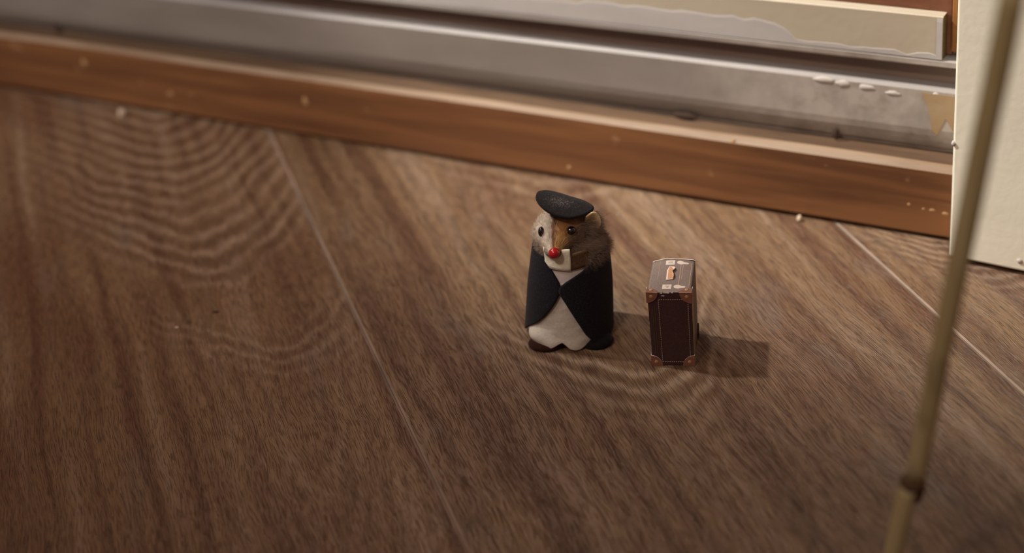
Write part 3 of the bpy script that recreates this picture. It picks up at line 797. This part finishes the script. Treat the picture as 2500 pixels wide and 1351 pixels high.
# white latch plates printed near the front and back ends of the lid, with arrow-shaped straps beside them
def rect(x0_, x1_, y0_, y1_): return [(x0_, y0_), (x1_, y0_), (x1_, y1_), (x0_, y1_)]
def latch(y, s=1.0, slot=True):
    lp = patch('latch_plate', rect(-.33, .09, y - 1.65 * s, y + 1.65 * s), on_lid, [m_label, m_edge], case_o, .26)
    if slot:
        patch('keyhole', [(-.14, y - .62), (-.05, y - .62), (-.05, y - .12), (-.14, y - .12)], on_lid, [m_ink], lp, .30)
        patch('print_line', rect(-.20, -.03, y + .28, y + .52), on_lid, [m_ink], lp, .29)
    else:
        for dy in (-.45, .05, .5): patch('print_line', rect(-.22, -.01, y + dy - .08, y + dy + .08), on_lid, [m_ink], lp, .29)
    pts = [(.18, y + .1), (.22, y + 1.0 * s), (.33, y + 1.45 * s), (.45, y + 1.15 * s), (.52, y + .7 * s), (.70, y + .6 * s), (.74, y + .05), (.70, y - .6 * s), (.53, y - .8 * s), (.42, y - 1.3 * s), (.32, y - 1.15 * s), (.22, y - .7 * s)]
    patch('latch_strap', pts, on_lid, [m_label, m_edge], case_o, .27)
latch(3.5); latch(21.6, 1.0, False)
# raised carrying handle cut from paper: white backing and orange-tan face, notched on the right
hp = [(-.205, 8.2), (.115, 8.7), (.135, 10.2), (.125, 11.6), (.075, 12.7), (.045, 13.7), (.065, 14.6), (.115, 15.2), (.145, 16.2), (.125, 17.4), (.05, 17.9), (-.14, 18.2), (-.165, 16.6), (-.215, 14.6), (-.205, 11.5)]
def on_han(x, y, d): return on_lid(x, y, d + .9 * math.sin(PI * min(1, max(0, (y - 8) / 10.5))) * (0.45 + max(0, x + .2) * 1.5))
o = patch('handle', [(-.0 + a_, b_) for a_, b_ in hp], on_han, [m_edge], case_o, .55)
hb = [(-.125, 8.8), (.105, 9.0), (.12, 10.2), (.11, 11.5), (.06, 12.6), (.03, 13.7), (.045, 14.7), (.06, 15.4), (.02, 16.6), (-.04, 17.6), (-.115, 17.6), (-.12, 16.4), (-.15, 14.5), (-.135, 11.5)]
o = patch('handle_face', hb, on_han, [m_han], o, .62)
# chipped white paper along the front top fold
for a_, b_, z in ((-.42, -.30, 35.25), (-.26, .02, 35.35), (-.36, -.22, 34.0), (.10, .18, 35.4)):
    V, F = grid(4, 2, lambda u, v: on_front(a_ + (b_ - a_) * u, z + (.10 + .35 * u) * (v - .5), .16))
    o = obj('paper_chip', V, F, m_edge, case_o); solidify(o, .0001, 0)

# ------------------------------------------------------------------ bamboo stalk leaning in the foreground
m_bam = None
t = NT('olive_bamboo_skin', 0.5, 0.4); v = t.coord()
f = t.noise(t.mapping(v, (160, 160, 9)), 1.0, 4, 0.6)
c = t.mix(t.ramp(f, [(0.35, 0.0), (0.65, 1.0)]), (0.33, 0.27, 0.135), (0.46, 0.40, 0.235))
f2 = t.noise(t.mapping(v, (60, 60, 26), (4, 4, 4)), 1.0, 2, 0.5)
c = t.mix(t.ramp(f2, [(0.60, 0.0), (0.72, 0.8)]), c, (0.075, 0.040, 0.022))
m_bam = t.out(c, t.bump(f, 0.0002, 0.5))
m_node = plain('bamboo_node_dark', (0.085, 0.048, 0.028), 0.7, 0.2, 0.3, 400)
A = Vector((0.175268, -0.10427, 0.0)); B = Vector((0.20932, -0.114908, 0.222449))
stalk = empty('bamboo_stalk', A); tag(stalk, 'thin olive bamboo stalk leaning upright in the blurred right foreground', 'stalk')
dirn = (B - A).normalized(); S1 = dirn.cross(Vector((0, 1, 0))).normalized(); S2 = dirn.cross(S1).normalized()
SIDEW = Vector((0.8685, 0.4955, 0))
def tube(name, L0, L1, r0, r1, mat, o0=(0, 0), o1=(0, 0), n=14, bulge=0.0):
    k = 24
    def fn(u, v):
        a_ = 2 * PI * u; L = L0 + (L1 - L0) * v
        r = r0 + (r1 - r0) * v + bulge * math.sin(PI * v)
        r *= 1 + .04 * mnoise.noise(Vector((math.cos(a_), math.sin(a_), L * 60)))
        off = SIDEW * (o0[0] + (o1[0] - o0[0]) * v)
        return dirn * L + off + S1 * (r * math.cos(a_)) + S2 * (r * math.sin(a_))
    V, F = grid(k, n, fn, True); F += [tuple(reversed(range(k))), tuple(range(k * (n - 1), k * n))]
    return obj(name, V, F, mat, stalk, True)
LN = 0.0565
tube('stalk_segment', 0.0008, LN - .0005, 0.0030, 0.0030, m_bam, (-.0015, 0), (-.0012, 0))
tube('stalk_segment', LN + .0012, 0.230, 0.0031, 0.0034, m_bam, (.0006, 0), (0, 0), 30)
tube('stalk_segment', 0.2315, 0.40, 0.0034, 0.0034, m_bam, (0, 0), (.001, 0), 20)
tube('node', LN - .0012, LN + .0018, 0.0032, 0.0034, m_node, (-.0006, 0), (.0004, 0), 8, .0006)
tube('node', 0.2295, 0.232, 0.0034, 0.0034, m_node, (0, 0), (0, 0), 6, .0004)
# dark lump added beside the node in place of the shadow there
bm = bmesh.new(); bmesh.ops.create_uvsphere(bm, u_segments=14, v_segments=10, radius=1)
for v in bm.verts:
    q = v.co.copy(); v.co = dirn * (LN - .0035 + q.z * .0062) + SIDEW * (.0030 + q.x * .0016) + S2 * (q.y * .0014)
bmobj('node_shade_lump', bm, m_node, stalk, True)

# ------------------------------------------------------------------ small debris on the floor
def crumb(name, x, y, rx, ry, rz, mat, label, cat, rot=0, seed=0):
    bm = bmesh.new(); bmesh.ops.create_icosphere(bm, subdivisions=2, radius=1)
    for v in bm.verts:
        k = 1 + .3 * mnoise.noise(v.co * 1.6 + Vector((seed, 0, 0)))
        v.co = Vector((v.co.x * rx * k, v.co.y * ry * k, (max(v.co.z, -.7) + .7) * rz * k))
    o = bmobj(name, bm, mat); o.location = (x, y, 0); o.rotation_euler = (0, 0, rot); tag(o, label, cat); return o
m_spl = plain('dark_splinter_wood', (0.05, 0.022, 0.014), 0.8, 0.2)
m_plc = plain('pale_plaster', (0.55, 0.44, 0.34), 0.8, 0.2)
crumb('wood_splinter', -0.1707, -0.0317, .0021, .0005, .0004, m_spl, 'tiny dark splinter lying on the open floor left of the toy mouse', 'splinter', .55)
crumb('wood_chip', -0.1795, -0.0495, .0011, .0005, .0004, m_plc, 'tiny pale chip lying on the floor left of and nearer than the dark splinter', 'chip', .4, 3)
crumb('plaster_crumb', 0.0499, 0.1385, .0014, .0013, .0016, m_plc, 'pale plaster crumb at the foot of the brown skirting near the door casing', 'crumb', .2, 6)
crumb('plaster_crumb', -0.3700, 0.1300, .0024, .0022, .0030, m_plc, 'pale plaster crumb at the foot of the skirting far left of the toy mouse', 'crumb', .9, 9)
crumb('plaster_crumb', -0.0352, 0.1149, .0004, .0004, .0004, m_flkw, 'single white speck of plaster on the floor behind the toy mouse', 'crumb', 0, 12)
